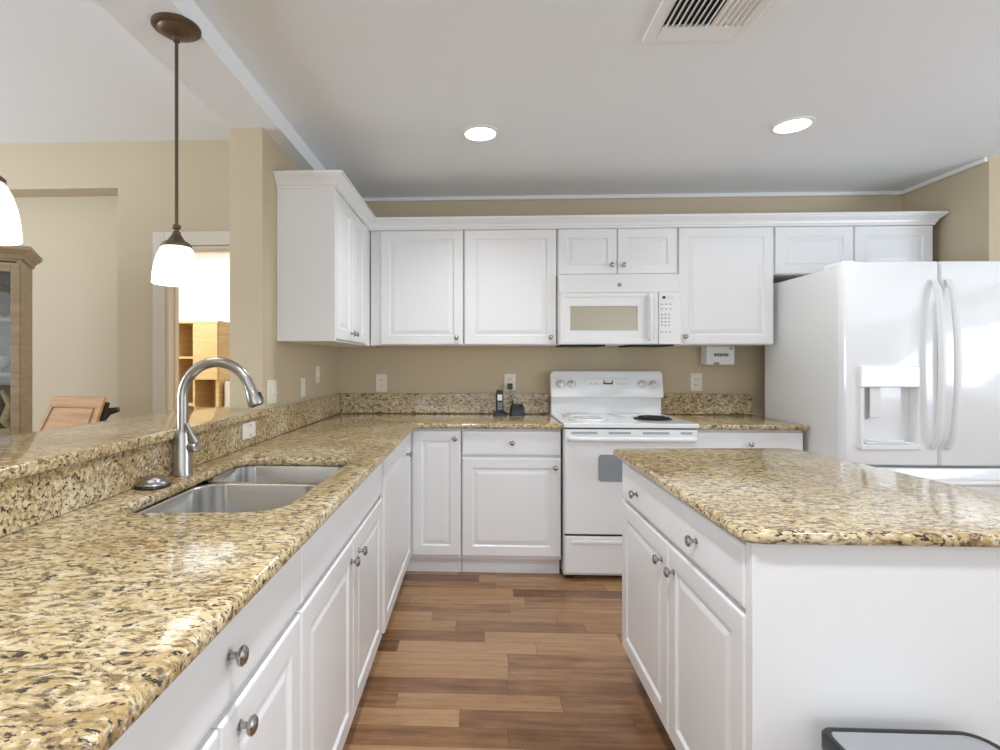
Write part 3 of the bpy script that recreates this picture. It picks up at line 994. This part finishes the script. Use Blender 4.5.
def fridge_door(x0, x1, z0, z1, hole=None):
    """convex door front, optional recess (hx0,hx1,hz0,hz1,depth)"""
    bm = bmesh.new()
    xm = (rx0 + rx1) / 2
    xs = [x0, x0 + 0.003, x0 + 0.009, x0 + 0.02] + [x0 + 0.02 + (x1 - x0 - 0.04) * i / 12 for i in range(1, 12)] + [x1 - 0.02, x1 - 0.009, x1 - 0.003, x1]
    if hole:
        xs = sorted([x for x in xs if abs(x - hole[0]) > 0.008 and abs(x - hole[1]) > 0.008] + [hole[0], hole[1]])
    zs = [z0, z0 + 0.003, z0 + 0.009, z1 - 0.009, z1 - 0.003, z1]
    if hole:
        zs = sorted(zs + [hole[2], hole[3]])

    def fy(x, z):
        y = ry + 0.016 * ((x - xm) / ((rx1 - rx0) / 2)) ** 2
        e = min(x - x0, x1 - x)
        y += 0.014 * max(0, 1 - e / 0.012) ** 2
        ez = min(z - z0, z1 - z)
        y += 0.006 * max(0, 1 - ez / 0.009) ** 2
        return y
    g = [[bm.verts.new((x, fy(x, z), z)) for x in xs] for z in zs]
    yb = ry + 0.07
    for i in range(len(zs) - 1):
        for j in range(len(xs) - 1):
            xm_, zm_ = (xs[j] + xs[j + 1]) / 2, (zs[i] + zs[i + 1]) / 2
            if hole and hole[0] < xm_ < hole[1] and hole[2] < zm_ < hole[3]:
                continue
            bm.faces.new((g[i][j], g[i][j + 1], g[i + 1][j + 1], g[i + 1][j]))
    # sides and back
    ring = g[0] + [r[-1] for r in g[1:]] + g[-1][::-1][1:] + [r[0] for r in g[::-1][1:-1]]
    back = [bm.verts.new((v.co.x, yb, v.co.z)) for v in ring]
    n = len(ring)
    for i in range(n):
        bm.faces.new((ring[i], ring[(i + 1) % n], back[(i + 1) % n], back[i]))
    bm.faces.new(back)
    if hole:
        # recess walls
        jj = [j for j, x in enumerate(xs) if hole[0] - 1e-6 <= x <= hole[1] + 1e-6]
        ii = [i for i, z in enumerate(zs) if hole[2] - 1e-6 <= z <= hole[3] + 1e-6]
        rg = [g[ii[0]][j] for j in jj] + [g[i][jj[-1]] for i in ii[1:]] + [g[ii[-1]][j] for j in jj[::-1][1:]] + [g[i][jj[0]] for i in ii[::-1][1:-1]]
        bk = [bm.verts.new((v.co.x, ry + hole[4], v.co.z)) for v in rg]
        m = len(rg)
        for i in range(m):
            bm.faces.new((rg[i], rg[(i + 1) % m], bk[(i + 1) % m], bk[i]))
        bm.faces.new(bk)
    return bm


XS = 2.385
hx0, hx1, hz0, hz1 = 2.006, 2.275, 0.852, 1.146
ld = obj('door', fridge_door(rx0, XS - 0.003, 0.742, 1.798, (hx0, hx1, hz0, hz1, 0.055)), MT['appl'], fr, smooth=True)
rd = obj('door', fridge_door(XS + 0.003, rx1, 0.742, 1.798), MT['appl'], fr, smooth=True)
fd = obj('freezer_drawer', fridge_door(rx0, rx1, 0.06, 0.728), MT['appl'], fr, smooth=True)
bm = bmesh.new()
tube(bm, [(rx0 + 0.06, ry + 0.010, 0.665), (rx0 + 0.065, ry - 0.03, 0.665), (rx0 + 0.10, ry - 0.046, 0.665), (XS, ry - 0.062, 0.665), (rx1 - 0.10, ry - 0.046, 0.665), (rx1 - 0.065, ry - 0.03, 0.665), (rx1 - 0.06, ry + 0.010, 0.665)], 0.015, 14)
obj('handle', bm, MT['plastic'], fd, smooth=True)


def arc_handle(x, dx):
    bm = bmesh.new()
    pts, rr = [], []
    for i in range(17):
        t = i / 16
        z = 0.832 + (1.70 - 0.832) * t
        b = math.sin(PI * t)
        pts.append((x + dx * b * 0.012, ry - 0.008 - 0.052 * (b ** 0.45), z))
        rr.append(0.0145 if 0 < i < 16 else 0.012)
    tube(bm, pts, rr, 14)
    return bm


obj('handle', arc_handle(XS - 0.036, -0.3), MT['plastic'], ld, smooth=True)
obj('handle', arc_handle(XS + 0.034, 0.3), MT['plastic'], rd, smooth=True)
# dispenser
bm = bmesh.new()
yd = ry + 0.004
box(bm, hx0 - 0.018, hx0 - 0.001, yd - 0.006, yd + 0.012, hz0, hz1)
box(bm, hx1 + 0.001, hx1 + 0.012, yd - 0.008, yd + 0.012, hz0, hz1)
box(bm, hx0 - 0.022, hx1 + 0.014, yd - 0.016, yd + 0.012, hz0 - 0.028, hz0 - 0.001)
dsp = obj('dispenser_frame', bm, MT['plastic'], ld, bevel=0.004)
obj('control_panel', B((hx0 - 0.02, hx1 + 0.012, yd - 0.010, yd + 0.012, hz1, 1.257)), MT['appl'], ld, bevel=0.006)
obj('drip_tray', B((hx0 + 0.01, hx1 - 0.01, ry - 0.004, ry + 0.05, hz0 + 0.001, hz0 + 0.010)), MT['plastic'], ld, bevel=0.003)
bm = bmesh.new()
tube(bm, [(hx0 + 0.02, ry + 0.01, hz0 + 0.022), (hx0 + 0.07, ry + 0.002, hz0 + 0.016), (hx0 + 0.14, ry - 0.002, hz0 + 0.013), (hx0 + 0.20, ry, hz0 + 0.015)], 0.006, 10)
obj('tray_bar', bm, MT['plastic'], ld, smooth=True)
obj('paddle', B((hx0 + 0.055, hx0 + 0.11, ry + 0.035, ry + 0.045, 0.985, hz1 - 0.002)), MT['plastic'], ld, bevel=0.003)
obj('paddle_gap', B((hx0 + 0.046, hx0 + 0.0545, ry + 0.045, ry + 0.0535, 0.975, hz1 - 0.002)), MT['grey'], ld)

# ------------------------------------------------------------------ outlets and switches
def plate(label, cat, face, a, z, w=0.072, h=0.118, kind='outlet', mat='ivory', plane=None, group='wall plates'):
    nm = 'wall_outlet' if kind == 'outlet' else 'light_switch'
    if face == 'S':
        M = Matrix.Translation((a, plane or YW, z))
    else:
        M = Matrix.Translation((plane or XL, a, z)) @ Matrix.Rotation(PI / 2, 4, 'Z')
    loc = M.translation
    t = thing(nm, label, cat, tuple(loc), group)

    def put(name, bm, m, par=t, bevel=0.0):
        bmesh.ops.transform(bm, matrix=M, verts=bm.verts)
        return obj(name, bm, m, par, bevel=bevel)
    put('cover', B((-w / 2, w / 2, -0.006, -0.0006, -h / 2, h / 2)), MT[mat], bevel=0.003)
    if kind == 'outlet':
        for dz in (-0.021, 0.021):
            s = put('socket', B((-0.017, 0.017, -0.009, -0.0063, dz - 0.014, dz + 0.014)), MT[mat], bevel=0.002)
            put('slot', B((-0.008, -0.005, -0.0098, -0.0091, dz - 0.006, dz + 0.006), (0.005, 0.008, -0.0098, -0.0091, dz - 0.005, dz + 0.005)), MT['slot'], s)
    else:
        n = max(1, round(w / 0.06))
        for i in range(n):
            x = (i - (n - 1) / 2) * 0.046
            put('toggle', B((x - 0.005, x + 0.005, -0.018, -0.0063, -0.012, 0.012)), MT[mat], bevel=0.002)
    return t


plate('ivory wall outlet in the corner, left of the cordless phone', 'outlet', 'S', -0.687, 1.128, 0.08, 0.128)
plate('ivory wall outlet above the cordless phone with a black plug in it', 'outlet', 'S', 0.232, 1.133, 0.08, 0.122)
plate('ivory wall outlet between stove and refrigerator', 'outlet', 'S', 1.532, 1.138, 0.08, 0.124)
plate('pale outlet set in the granite backsplash beside the faucet', 'outlet', 'E', 2.233, 0.985, 0.125, 0.068, mat='pink', plane=XL + 0.020)
plate('white double switch at the near end of the left side wall', 'switch', 'E', 2.535, 1.132, 0.115, 0.115, 'switch')
plate('white switch midway along the left side wall', 'switch', 'E', 2.997, 1.132, 0.075, 0.11, 'switch')
plate('white switch on the left side wall, the one nearest the corner', 'switch', 'E', 3.275, 1.20, 0.075, 0.105, 'switch')

# plug and cord to phone charger
pl = thing('phone_plug', 'black plug and cord in the outlet above the phone', 'plug', (0.232, YW - 0.03, 1.11))
obj('plug_block', B((0.215, 0.249, YW - 0.045, YW - 0.0102, 1.085, 1.128)), MT['black'], pl, bevel=0.004)
bm = bmesh.new()
tube(bm, [(0.232, YW - 0.035, 1.088), (0.232, YW - 0.04, 1.06), (0.245, YW - 0.035, 1.02), (0.262, YW - 0.04, 0.96), (0.265, 3.715, 0.926)], 0.002, 8)
obj('cord', bm, MT['black'], pl)

# cordless phone in its cradle
ph = thing('cordless_phone', 'black cordless phone standing upright in its cradle on the counter', 'phone', (0.155, 3.66, 0.914))
bm = bmesh.new()
loops(bm, [[(x, y, z) for x, y in rrect(0.155 - s * 0.045, 0.155 + s * 0.045, 3.66 - s * 0.04, 3.66 + s * 0.04, 0.015 * s)] for s, z in ((1, 0.9145), (1, 0.926), (0.9, 0.934), (0.62, 0.94))])
obj('cradle', bm, MT['black'], ph, smooth=True)
bm = bmesh.new()
loops(bm, [[(x, y + o, z) for x, y in rrect(0.155 - w, 0.155 + w, 3.655 - 0.013, 3.655 + 0.013, 0.008)] for w, z, o in ((0.021, 0.935, 0), (0.025, 0.96, 0.002), (0.024, 1.03, 0.01), (0.023, 1.07, 0.016), (0.019, 1.085, 0.018))])
hs = obj('handset', bm, MT['black'], ph, smooth=True)
bm = B((0.139, 0.171, 3.6445, 3.6465, 1.015, 1.055))
for v in bm.verts:
    v.co.y += (v.co.z - 1.0) * 0.15 - 0.0035
obj('screen', bm, MT['china'], hs)
for r in range(4):
    for c in range(3):
        x, z = 0.140 + c * 0.011, 0.955 + r * 0.0125
        yy = 3.6415 + (z - 0.96) * 0.12
        obj('button', B((x, x + 0.008, yy - 0.0035, yy, z, z + 0.006)), MT['grey'], hs)
ch = thing('phone_charger', 'low black wedge-shaped charger base beside the cordless phone', 'phone charger', (0.275, 3.66, 0.914))
bm = bmesh.new()
loops(bm, [[(x, y, z) for x, y in rrect(0.225 + i, 0.325 - i, 3.62 + i, 3.71 - i, 0.014)] for i, z in ((0.0, 0.9145), (0.0, 0.93), (0.006, 0.975), (0.012, 0.987))])
cb_ = obj('shell', bm, MT['black'], ch, smooth=True)
obj('raised_bracket', B((0.24, 0.25, 3.65, 3.69, 0.988, 1.012), (0.30, 0.31, 3.65, 3.69, 0.988, 1.0)), MT['black'], ch, bevel=0.003)

# appliance under the wall cabinet
ua = thing('under_cabinet_radio', 'small white box appliance mounted under the wall cabinet right of the microwave', 'radio', (1.63, 3.6, 1.26))
bm = bmesh.new()
loops(bm, [[(x, 3.66, z) for x, z in rrect(1.555, 1.74, 1.260, 1.3865, 0.008)], [(x, 3.76, z) for x, z in rrect(1.555, 1.74, 1.260, 1.3865, 0.008)]])
ub = obj('housing', bm, MT['plastic'], ua, bevel=0.004)
obj('dial_window', B((1.60, 1.70, 3.6575, 3.6595, 1.315, 1.338)), MT['grey'], ua)
bm = bmesh.new()
for i in range(5):
    box(bm, 1.607 + i * 0.018, 1.617 + i * 0.018, 3.6565, 3.6574, 1.320 + 0.003 * (i % 2), 1.334)
obj('printed_mark', bm, MT['slot'], ua)
bm = bmesh.new()
lathe(bm, [(0.009, 0.001), (0.008, 0.012), (0.004, 0.013)], (1.715, 3.6595, 1.370), axis='-Y', n=16)
obj('dial', bm, MT['grey'], ua, smooth=True)
obj('bottom_tab', B((1.60, 1.635, 3.65, 3.6595, 1.260, 1.278)), MT['label'], ua, bevel=0.002)
cord = bmesh.new()
tube(cord, [(1.565, 3.74, 1.262), (1.558, 3.768, 1.245), (1.545, 3.772, 1.22), (1.54, 3.765, 1.175)], 0.002, 8)
obj('cord', cord, MT['ivory'], ua)

# ------------------------------------------------------------------ ceiling fittings
def recessed(loc, label):
    t = thing('recessed_light', label, 'ceiling light', loc, 'recessed ceiling lights')
    x, y, z = loc
    bm = bmesh.new()
    lathe(bm, [(0.098, -0.0005), (0.097, -0.005), (0.082, -0.008), (0.078, -0.006), (0.078, -0.0005)], loc, n=40, cap=False)
    obj('trim_ring', bm, MT['trim'], t, smooth=True)
    bm = bmesh.new()
    lathe(bm, [(0.0775, -0.0005), (0.0775, -0.005), (0.06, -0.009), (0.02, -0.011)], loc, n=40)
    obj('lens', bm, MT['lamp'], t, smooth=True)
    return t


r0 = recessed((0.016, 2.73, ZC), 'lit round recessed ceiling light above the stretch between sink and stove')
copy_tree(r0, (1.565, 2.70, ZC), 'lit round recessed ceiling light in front of the refrigerator')
for x, y, e in ((0.016, 2.73, 38), (1.565, 2.70, 24), (0.016, 0.6, 90), (1.565, 0.6, 42)):  # near pair: added fill spots out of view, without fittings
    d = bpy.data.lights.new('recessed_and_fill_spot', 'SPOT')
    d.energy = e
    d.spot_size = 2.5
    d.spot_blend = 0.9
    d.shadow_soft_size = 0.08
    d.color = (0.97, 0.985, 1.0)
    o = bpy.data.objects.new('recessed_and_fill_spot', d)
    o.location = (x, y, ZC - 0.03)
    COL.objects.link(o)

# supply air register
vt = thing('ceiling_vent', 'white louvred air vent in the ceiling at the top edge', 'vent', (0.78, 1.7, ZC))
vx0, vx1, vy0, vy1 = 0.60, 0.955, 1.55, 1.965
bm = bmesh.new()
w = 0.045
zz0, zz1 = ZC - 0.012, ZC - 0.0006
box(bm, vx0, vx0 + w, vy0, vy1, zz0, zz1)
box(bm, vx1 - w * 0.7, vx1, vy0, vy1, zz0, zz1)
box(bm, vx0 + w, vx1 - w * 0.7, vy1 - 0.09, vy1, zz0, zz1)
box(bm, vx0 + w, vx1 - w * 0.7, vy0, vy0 + w, zz0, zz1)
obj('frame', bm, MT['trim'], vt, bevel=0.004)
obj('backing', B((vx0 + w, vx1 - w * 0.7, vy0 + w, vy1 - 0.09, ZC - 0.003, ZC - 0.001)), MT['dark'], vt)
n = 14
for i in range(n):
    x = vx0 + w + 0.012 + i * (vx1 - w * 0.7 - vx0 - w - 0.02) / (n - 1)
    bm = B((-0.0085, 0.0085, vy0 + w, vy1 - 0.09, -0.001, 0.001))
    tilt = -0.75 if i < n * 0.55 else 0.5
    bmesh.ops.transform(bm, matrix=Matrix.Translation((x, 0, ZC - 0.0125)) @ Matrix.Rotation(tilt, 4, 'Y'), verts=bm.verts)
    obj('slat', bm, MT['trim'], vt)

# pendants
def pendant(loc, label):
    x, y, z = loc
    t = thing('pendant_light', label, 'pendant light', loc, 'pendant lights over the bar')
    bm = bmesh.new()
    lathe(bm, [(0.074, -0.0005), (0.074, -0.006), (0.068, -0.011), (0.056, -0.014), (0.050, -0.022), (0.034, -0.030), (0.012, -0.034), (0.010, -0.05)], loc, n=40)
    cn = obj('canopy', bm, MT['bronze'], t, smooth=True)
    for s in (-1, 1):
        bm = bmesh.new()
        lathe(bm, [(0.004, -0.0145), (0.004, -0.02), (0.002, -0.022)], (x + s * 0.04, y - s * 0.02, z), n=12)
        obj('screw', bm, MT['black'], cn, smooth=True)
    bm = bmesh.new()
    tube(bm, [(x, y, z - 0.045), (x, y, 1.705)], 0.0055, 14)
    obj('rod', bm, MT['bronze'], t, smooth=True)
    bm = bmesh.new()
    lathe(bm, [(0.007, 1.725), (0.013, 1.722), (0.013, 1.712), (0.008, 1.709), (0.008, 1.703), (0.013, 1.70), (0.013, 1.692), (0.016, 1.688), (0.026, 1.672), (0.038, 1.665), (0.046, 1.658), (0.046, 1.650), (0.04, 1.649)], (x, y, 0), n=32)
    obj('socket_cap', bm, MT['bronze'], t, smooth=True)
    bm = bmesh.new()
    lathe(bm, [(0.036, 1.656), (0.047, 1.645), (0.057, 1.625), (0.065, 1.597), (0.070, 1.565), (0.0725, 1.533), (0.071, 1.531), (0.068, 1.565), (0.063, 1.597), (0.055, 1.623), (0.045, 1.643), (0.02, 1.649)], (x, y, 0), n=40, cap=False)
    obj('shade', bm, MT['shade'], t, smooth=True)
    return t


p0 = pendant((-0.98, 1.69, ZB), 'bronze rod pendant with glowing bell shade, in front of the doorway')
copy_tree(p0, (-1.028, 1.05, ZB), 'glowing bell-shaded pendant cut off by the left edge of the photo')
# ------------------------------------------------------------------ dining side
# hutch, turned a little towards the kitchen
HROT = math.radians(33)
HM = Matrix.Translation((-2.495, 2.80, 0)) @ Matrix.Rotation(HROT, 4, 'Z')
hw, hd, hz = 0.86, 0.36, 1.845
hu = thing('china_hutch', 'light brown wooden display hutch with glass door at the left edge behind the bar', 'hutch', (-2.495, 2.80, 0))


def hobj(name, bm, mat, parent=None, bevel=0.0, smooth=False):
    """local frame: x from -hw to 0 along the front, y back, turned with the hutch"""
    bmesh.ops.transform(bm, matrix=HM, verts=bm.verts)
    return obj(name, bm, mat, parent, bevel=bevel, smooth=smooth)


hobj('carcass', B((-0.02, 0, 0, hd, 0, hz), (-hw, -hw + 0.02, 0, hd, 0, hz), (-hw + 0.02, -0.02, hd - 0.015, hd, 0, hz),
                  (-hw + 0.02, -0.02, 0, hd - 0.015, hz - 0.02, hz), (-hw + 0.02, -0.02, 0, hd - 0.015, 0.86, 0.88), (-hw + 0.02, -0.02, 0, hd - 0.015, 0.0, 0.05)), MT['hutch'], hu, bevel=0.002)
bm = bmesh.new()
cp_ = [(0, 0), (0.01, 0.0), (0.014, 0.02), (0.03, 0.035), (0.045, 0.045), (0.05, 0.065), (0, 0.065)]
rg = []
for (px, py), (ox, oy) in (((-hw, hd), (-1, 0)), ((-hw, 0), (-1, -1)), ((0, 0), (1, -1)), ((0, hd), (1, 0))):
    rg.append([bm.verts.new((px + ox * d, py + oy * d, hz - 0.005 + h)) for d, h in cp_])
for a, b in zip(rg, rg[1:]):
    for i in range(len(cp_)):
        j = (i + 1) % len(cp_)
        bm.faces.new((a[i], a[j], b[j], b[i]))
bm.faces.new([r[-1] for r in rg])
bm.faces.new(rg[0])
bm.faces.new(rg[-1][::-1])
hobj('cornice', bm, MT['hutch'], hu)
for zz in (1.20, 1.50):
    hobj('shelf', B((-hw + 0.021, -0.021, 0.03, hd - 0.016, zz, zz + 0.02)), MT['hutch'], hu)
for xa, xb in ((-hw + 0.003, -hw / 2 - 0.003), (-hw / 2 + 0.003, -0.003)):
    k = 0.038
    dd = hobj('door', B((xa, xa + k, -0.02, -0.001, 0.87, hz - 0.03), (xb - k, xb, -0.02, -0.001, 0.87, hz - 0.03),
                        (xa + k, xb - k, -0.02, -0.001, 0.87, 0.92), (xa + k, xb - k, -0.02, -0.001, hz - 0.08, hz - 0.03)), MT['hutch'], hu, bevel=0.003)
    hobj('pane', B((xa + k + 0.0005, xb - k - 0.0005, -0.012, -0.009, 0.9205, hz - 0.0805)), MT['glass'], dd)
    hobj('cupboard_door', B((xa, xb, -0.02, -0.001, 0.06, 0.85)), MT['hutch'], hu, bevel=0.003)
o = hobj('serving_tray', B((-0.36, -0.03, 0.28, 0.30, 1.5215, 1.74)), MT['patt'], bevel=0.01)
tag(o, 'mottled brown tray propped on the top shelf inside the hutch', 'tray')
bc = HM @ Vector((-0.16, 0.17, 1.2205))
t = thing('serving_bowl', 'pale china bowl on the middle shelf inside the hutch', 'bowl', tuple(bc))
bm = bmesh.new()
lathe(bm, [(0.04, 0), (0.045, 0.01), (0.08, 0.04), (0.10, 0.09), (0.097, 0.09), (0.076, 0.043), (0.02, 0.014)], tuple(bc), n=32)
obj('vessel', bm, MT['china'], t, smooth=True)
o = hobj('folded_cloth', B((-0.30, -0.12, 0.12, 0.28, 0.8815, 1.08)), MT['blue'], bevel=0.03)
tag(o, 'blue grey folded cloth bundle on the lowest visible hutch shelf', 'cloth')
bm = bmesh.new()
tube(bm, [(-0.05, 0.10, 0.895), (-0.09, 0.10, 0.95), (-0.06, 0.10, 1.04), (-0.10, 0.11, 1.12)], [0.014, 0.022, 0.022, 0.012], 12)
o = hobj('wooden_figurine', bm, MT['oak'], smooth=True)
tag(o, 'slim pale wooden ornament standing beside the cloth in the hutch', 'ornament')

# wooden chair behind the bar
cX = -0.20
chx = thing('wooden_chair', 'warm oak chair with tilted solid panel back behind the bar', 'chair', (-2.13, 2.9, 0))
bm = bmesh.new()


def quadslab(bm, p, th):
    """p: four xyz corners (bl, br, tr, tl); thickness along +y"""
    loops(bm, [p, [(x, y + th, z) for x, y, z in p]])


quadslab(bm, [(-2.315, 2.66, 0.86), (-2.005, 2.66, 0.86), (-1.985, 2.75, 1.090), (-2.275, 2.75, 1.094)], 0.02)
cbk = obj('backrest', bm, MT['oakw'], chx, bevel=0.004)
bm = bmesh.new()
fr_ = [(-2.285, 2.678, 0.905), (-2.04, 2.678, 0.905), (-2.03, 2.728, 1.035), (-2.255, 2.728, 1.04)]
for a, b in zip(fr_, fr_[1:] + fr_[:1]):
    va, vb = Vector(a) + Vector((0, -0.003, 0)), Vector(b) + Vector((0, -0.003, 0))
    tube(bm, [va, vb], 0.003, 6)
obj('inlay_line', bm, MT['hutch'], cbk)
obj('seat', B((-2.34, -1.97, 2.70, 3.10, 0.44, 0.475)), MT['oakw'], chx, bevel=0.01)
for x, y in ((-2.32, 2.72), (-2.02, 2.72), (-2.32, 3.05), (-2.02, 3.05)):
    obj('leg', B((x, x + 0.035, y, y + 0.035, 0, 0.4395)), MT['oakw'], chx, bevel=0.004)
for x in (-2.28, -2.05):
    obj('upright', B((x, x + 0.03, 2.705, 2.73, 0.476, 0.92)), MT['iron'], chx)
bm = bmesh.new()
tube(bm, [(-2.03, 2.77, 0.97), (-1.995, 2.79, 1.01), (-1.945, 2.80, 1.02)], [0.03, 0.022, 0.014], 10)
tube(bm, [(-2.03, 2.76, 0.90), (-1.985, 2.77, 1.06)], 0.012, 10)
obj('armrest_bracket', bm, MT['iron'], chx, smooth=True)

# shelving unit in the room beyond the doorway
shv = thing('shelving_unit', 'light oak open shelving unit seen through the doorway', 'shelf', (-2.4, 4.9, 0))
ax0, ax1, axm, ay0, ay1, az = -2.77, -2.335, -2.565, 4.70, 5.05, 1.63
bm = B((ax0, ax0 + 0.02, ay0, ay1, 0, az), (ax1 - 0.03, ax1, ay0, ay1, 0, az), (axm - 0.01, axm + 0.01, ay0, ay1, 0, az), (ax0 + 0.02, ax1 - 0.03, ay1 - 0.01, ay1, 0, az),
       (ax0, ax1, ay0 - 0.01, ay1, az, az + 0.025))
obj('carcass', bm, MT['oak'], shv, bevel=0.002)
for x0, x1, z in ((ax0 + 0.021, axm - 0.011, 0.45), (ax0 + 0.021, axm - 0.011, 0.88), (ax0 + 0.021, axm - 0.011, 1.31), (axm + 0.011, ax1 - 0.031, 0.62), (axm + 0.011, ax1 - 0.031, 1.12)):
    obj('shelf', B((x0, x1, ay0, ay1 - 0.011, z, z + 0.02)), MT['oak'], shv)
obj('door', B((axm + 0.006, ax1 - 0.004, ay0 - 0.02, ay0 - 0.001, 1.12, az - 0.004)), MT['oak'], shv, bevel=0.003)
bm = B((-2.31, -2.12, 4.75, 5.0, 0, 1.10))
o = obj('storage_bin', bm, MT['china'], bevel=0.01)
tag(o, 'white storage box standing right of the oak shelving unit', 'storage box')

# ------------------------------------------------------------------ trash can
tc = thing('trash_can', 'rectangular step trash can with black rim and grey steel lid by the island panel', 'trash can', (0.88, 0.95, 0))
bm = bmesh.new()
tx0, tx1, ty0, ty1 = 0.711, 1.04, 0.72, 1.14
rs = (0.02, 0.05, 0.05, 0.02)
loops(bm, [[(x, y, z) for x, y in rrect(tx0 + i, tx1 - i, ty0 + i, ty1 - i, [r * 0.9 for r in rs])] for i, z in ((0.012, 0.012), (0.006, 0.470))])
obj('bin_body', bm, MT['lid'], tc, smooth=True)
bm = bmesh.new()
loops(bm, [[(x, y, z) for x, y in rrect(tx0 + i, tx1 - i, ty0 + i, ty1 - i, rs)] for i, z in ((0.004, 0.471), (0.0, 0.477), (0.0, 0.509), (0.003, 0.514), (0.008, 0.515), (0.013, 0.513), (0.013, 0.505))])
obj('rim', bm, MT['black'], tc, smooth=True)
bm = bmesh.new()
loops(bm, [[(x, y, z) for x, y in rrect(tx0 + i, tx1 - i, ty0 + i, ty1 - i, [max(0.006, r - 0.01) for r in rs])] for i, z in ((0.0135, 0.5055), (0.0135, 0.512), (0.017, 0.5145), (0.03, 0.5135))])
obj('lid', bm, MT['lid'], tc, smooth=True)
obj('base_ring', B((tx0 + 0.01, tx1 - 0.01, ty0 + 0.01, ty1 - 0.01, 0, 0.0115)), MT['black'], tc)
obj('pedal', B((tx0 + 0.12, tx1 - 0.12, ty0 - 0.03, ty0 + 0.0095, 0.012, 0.02)), MT['black'], tc, bevel=0.003)
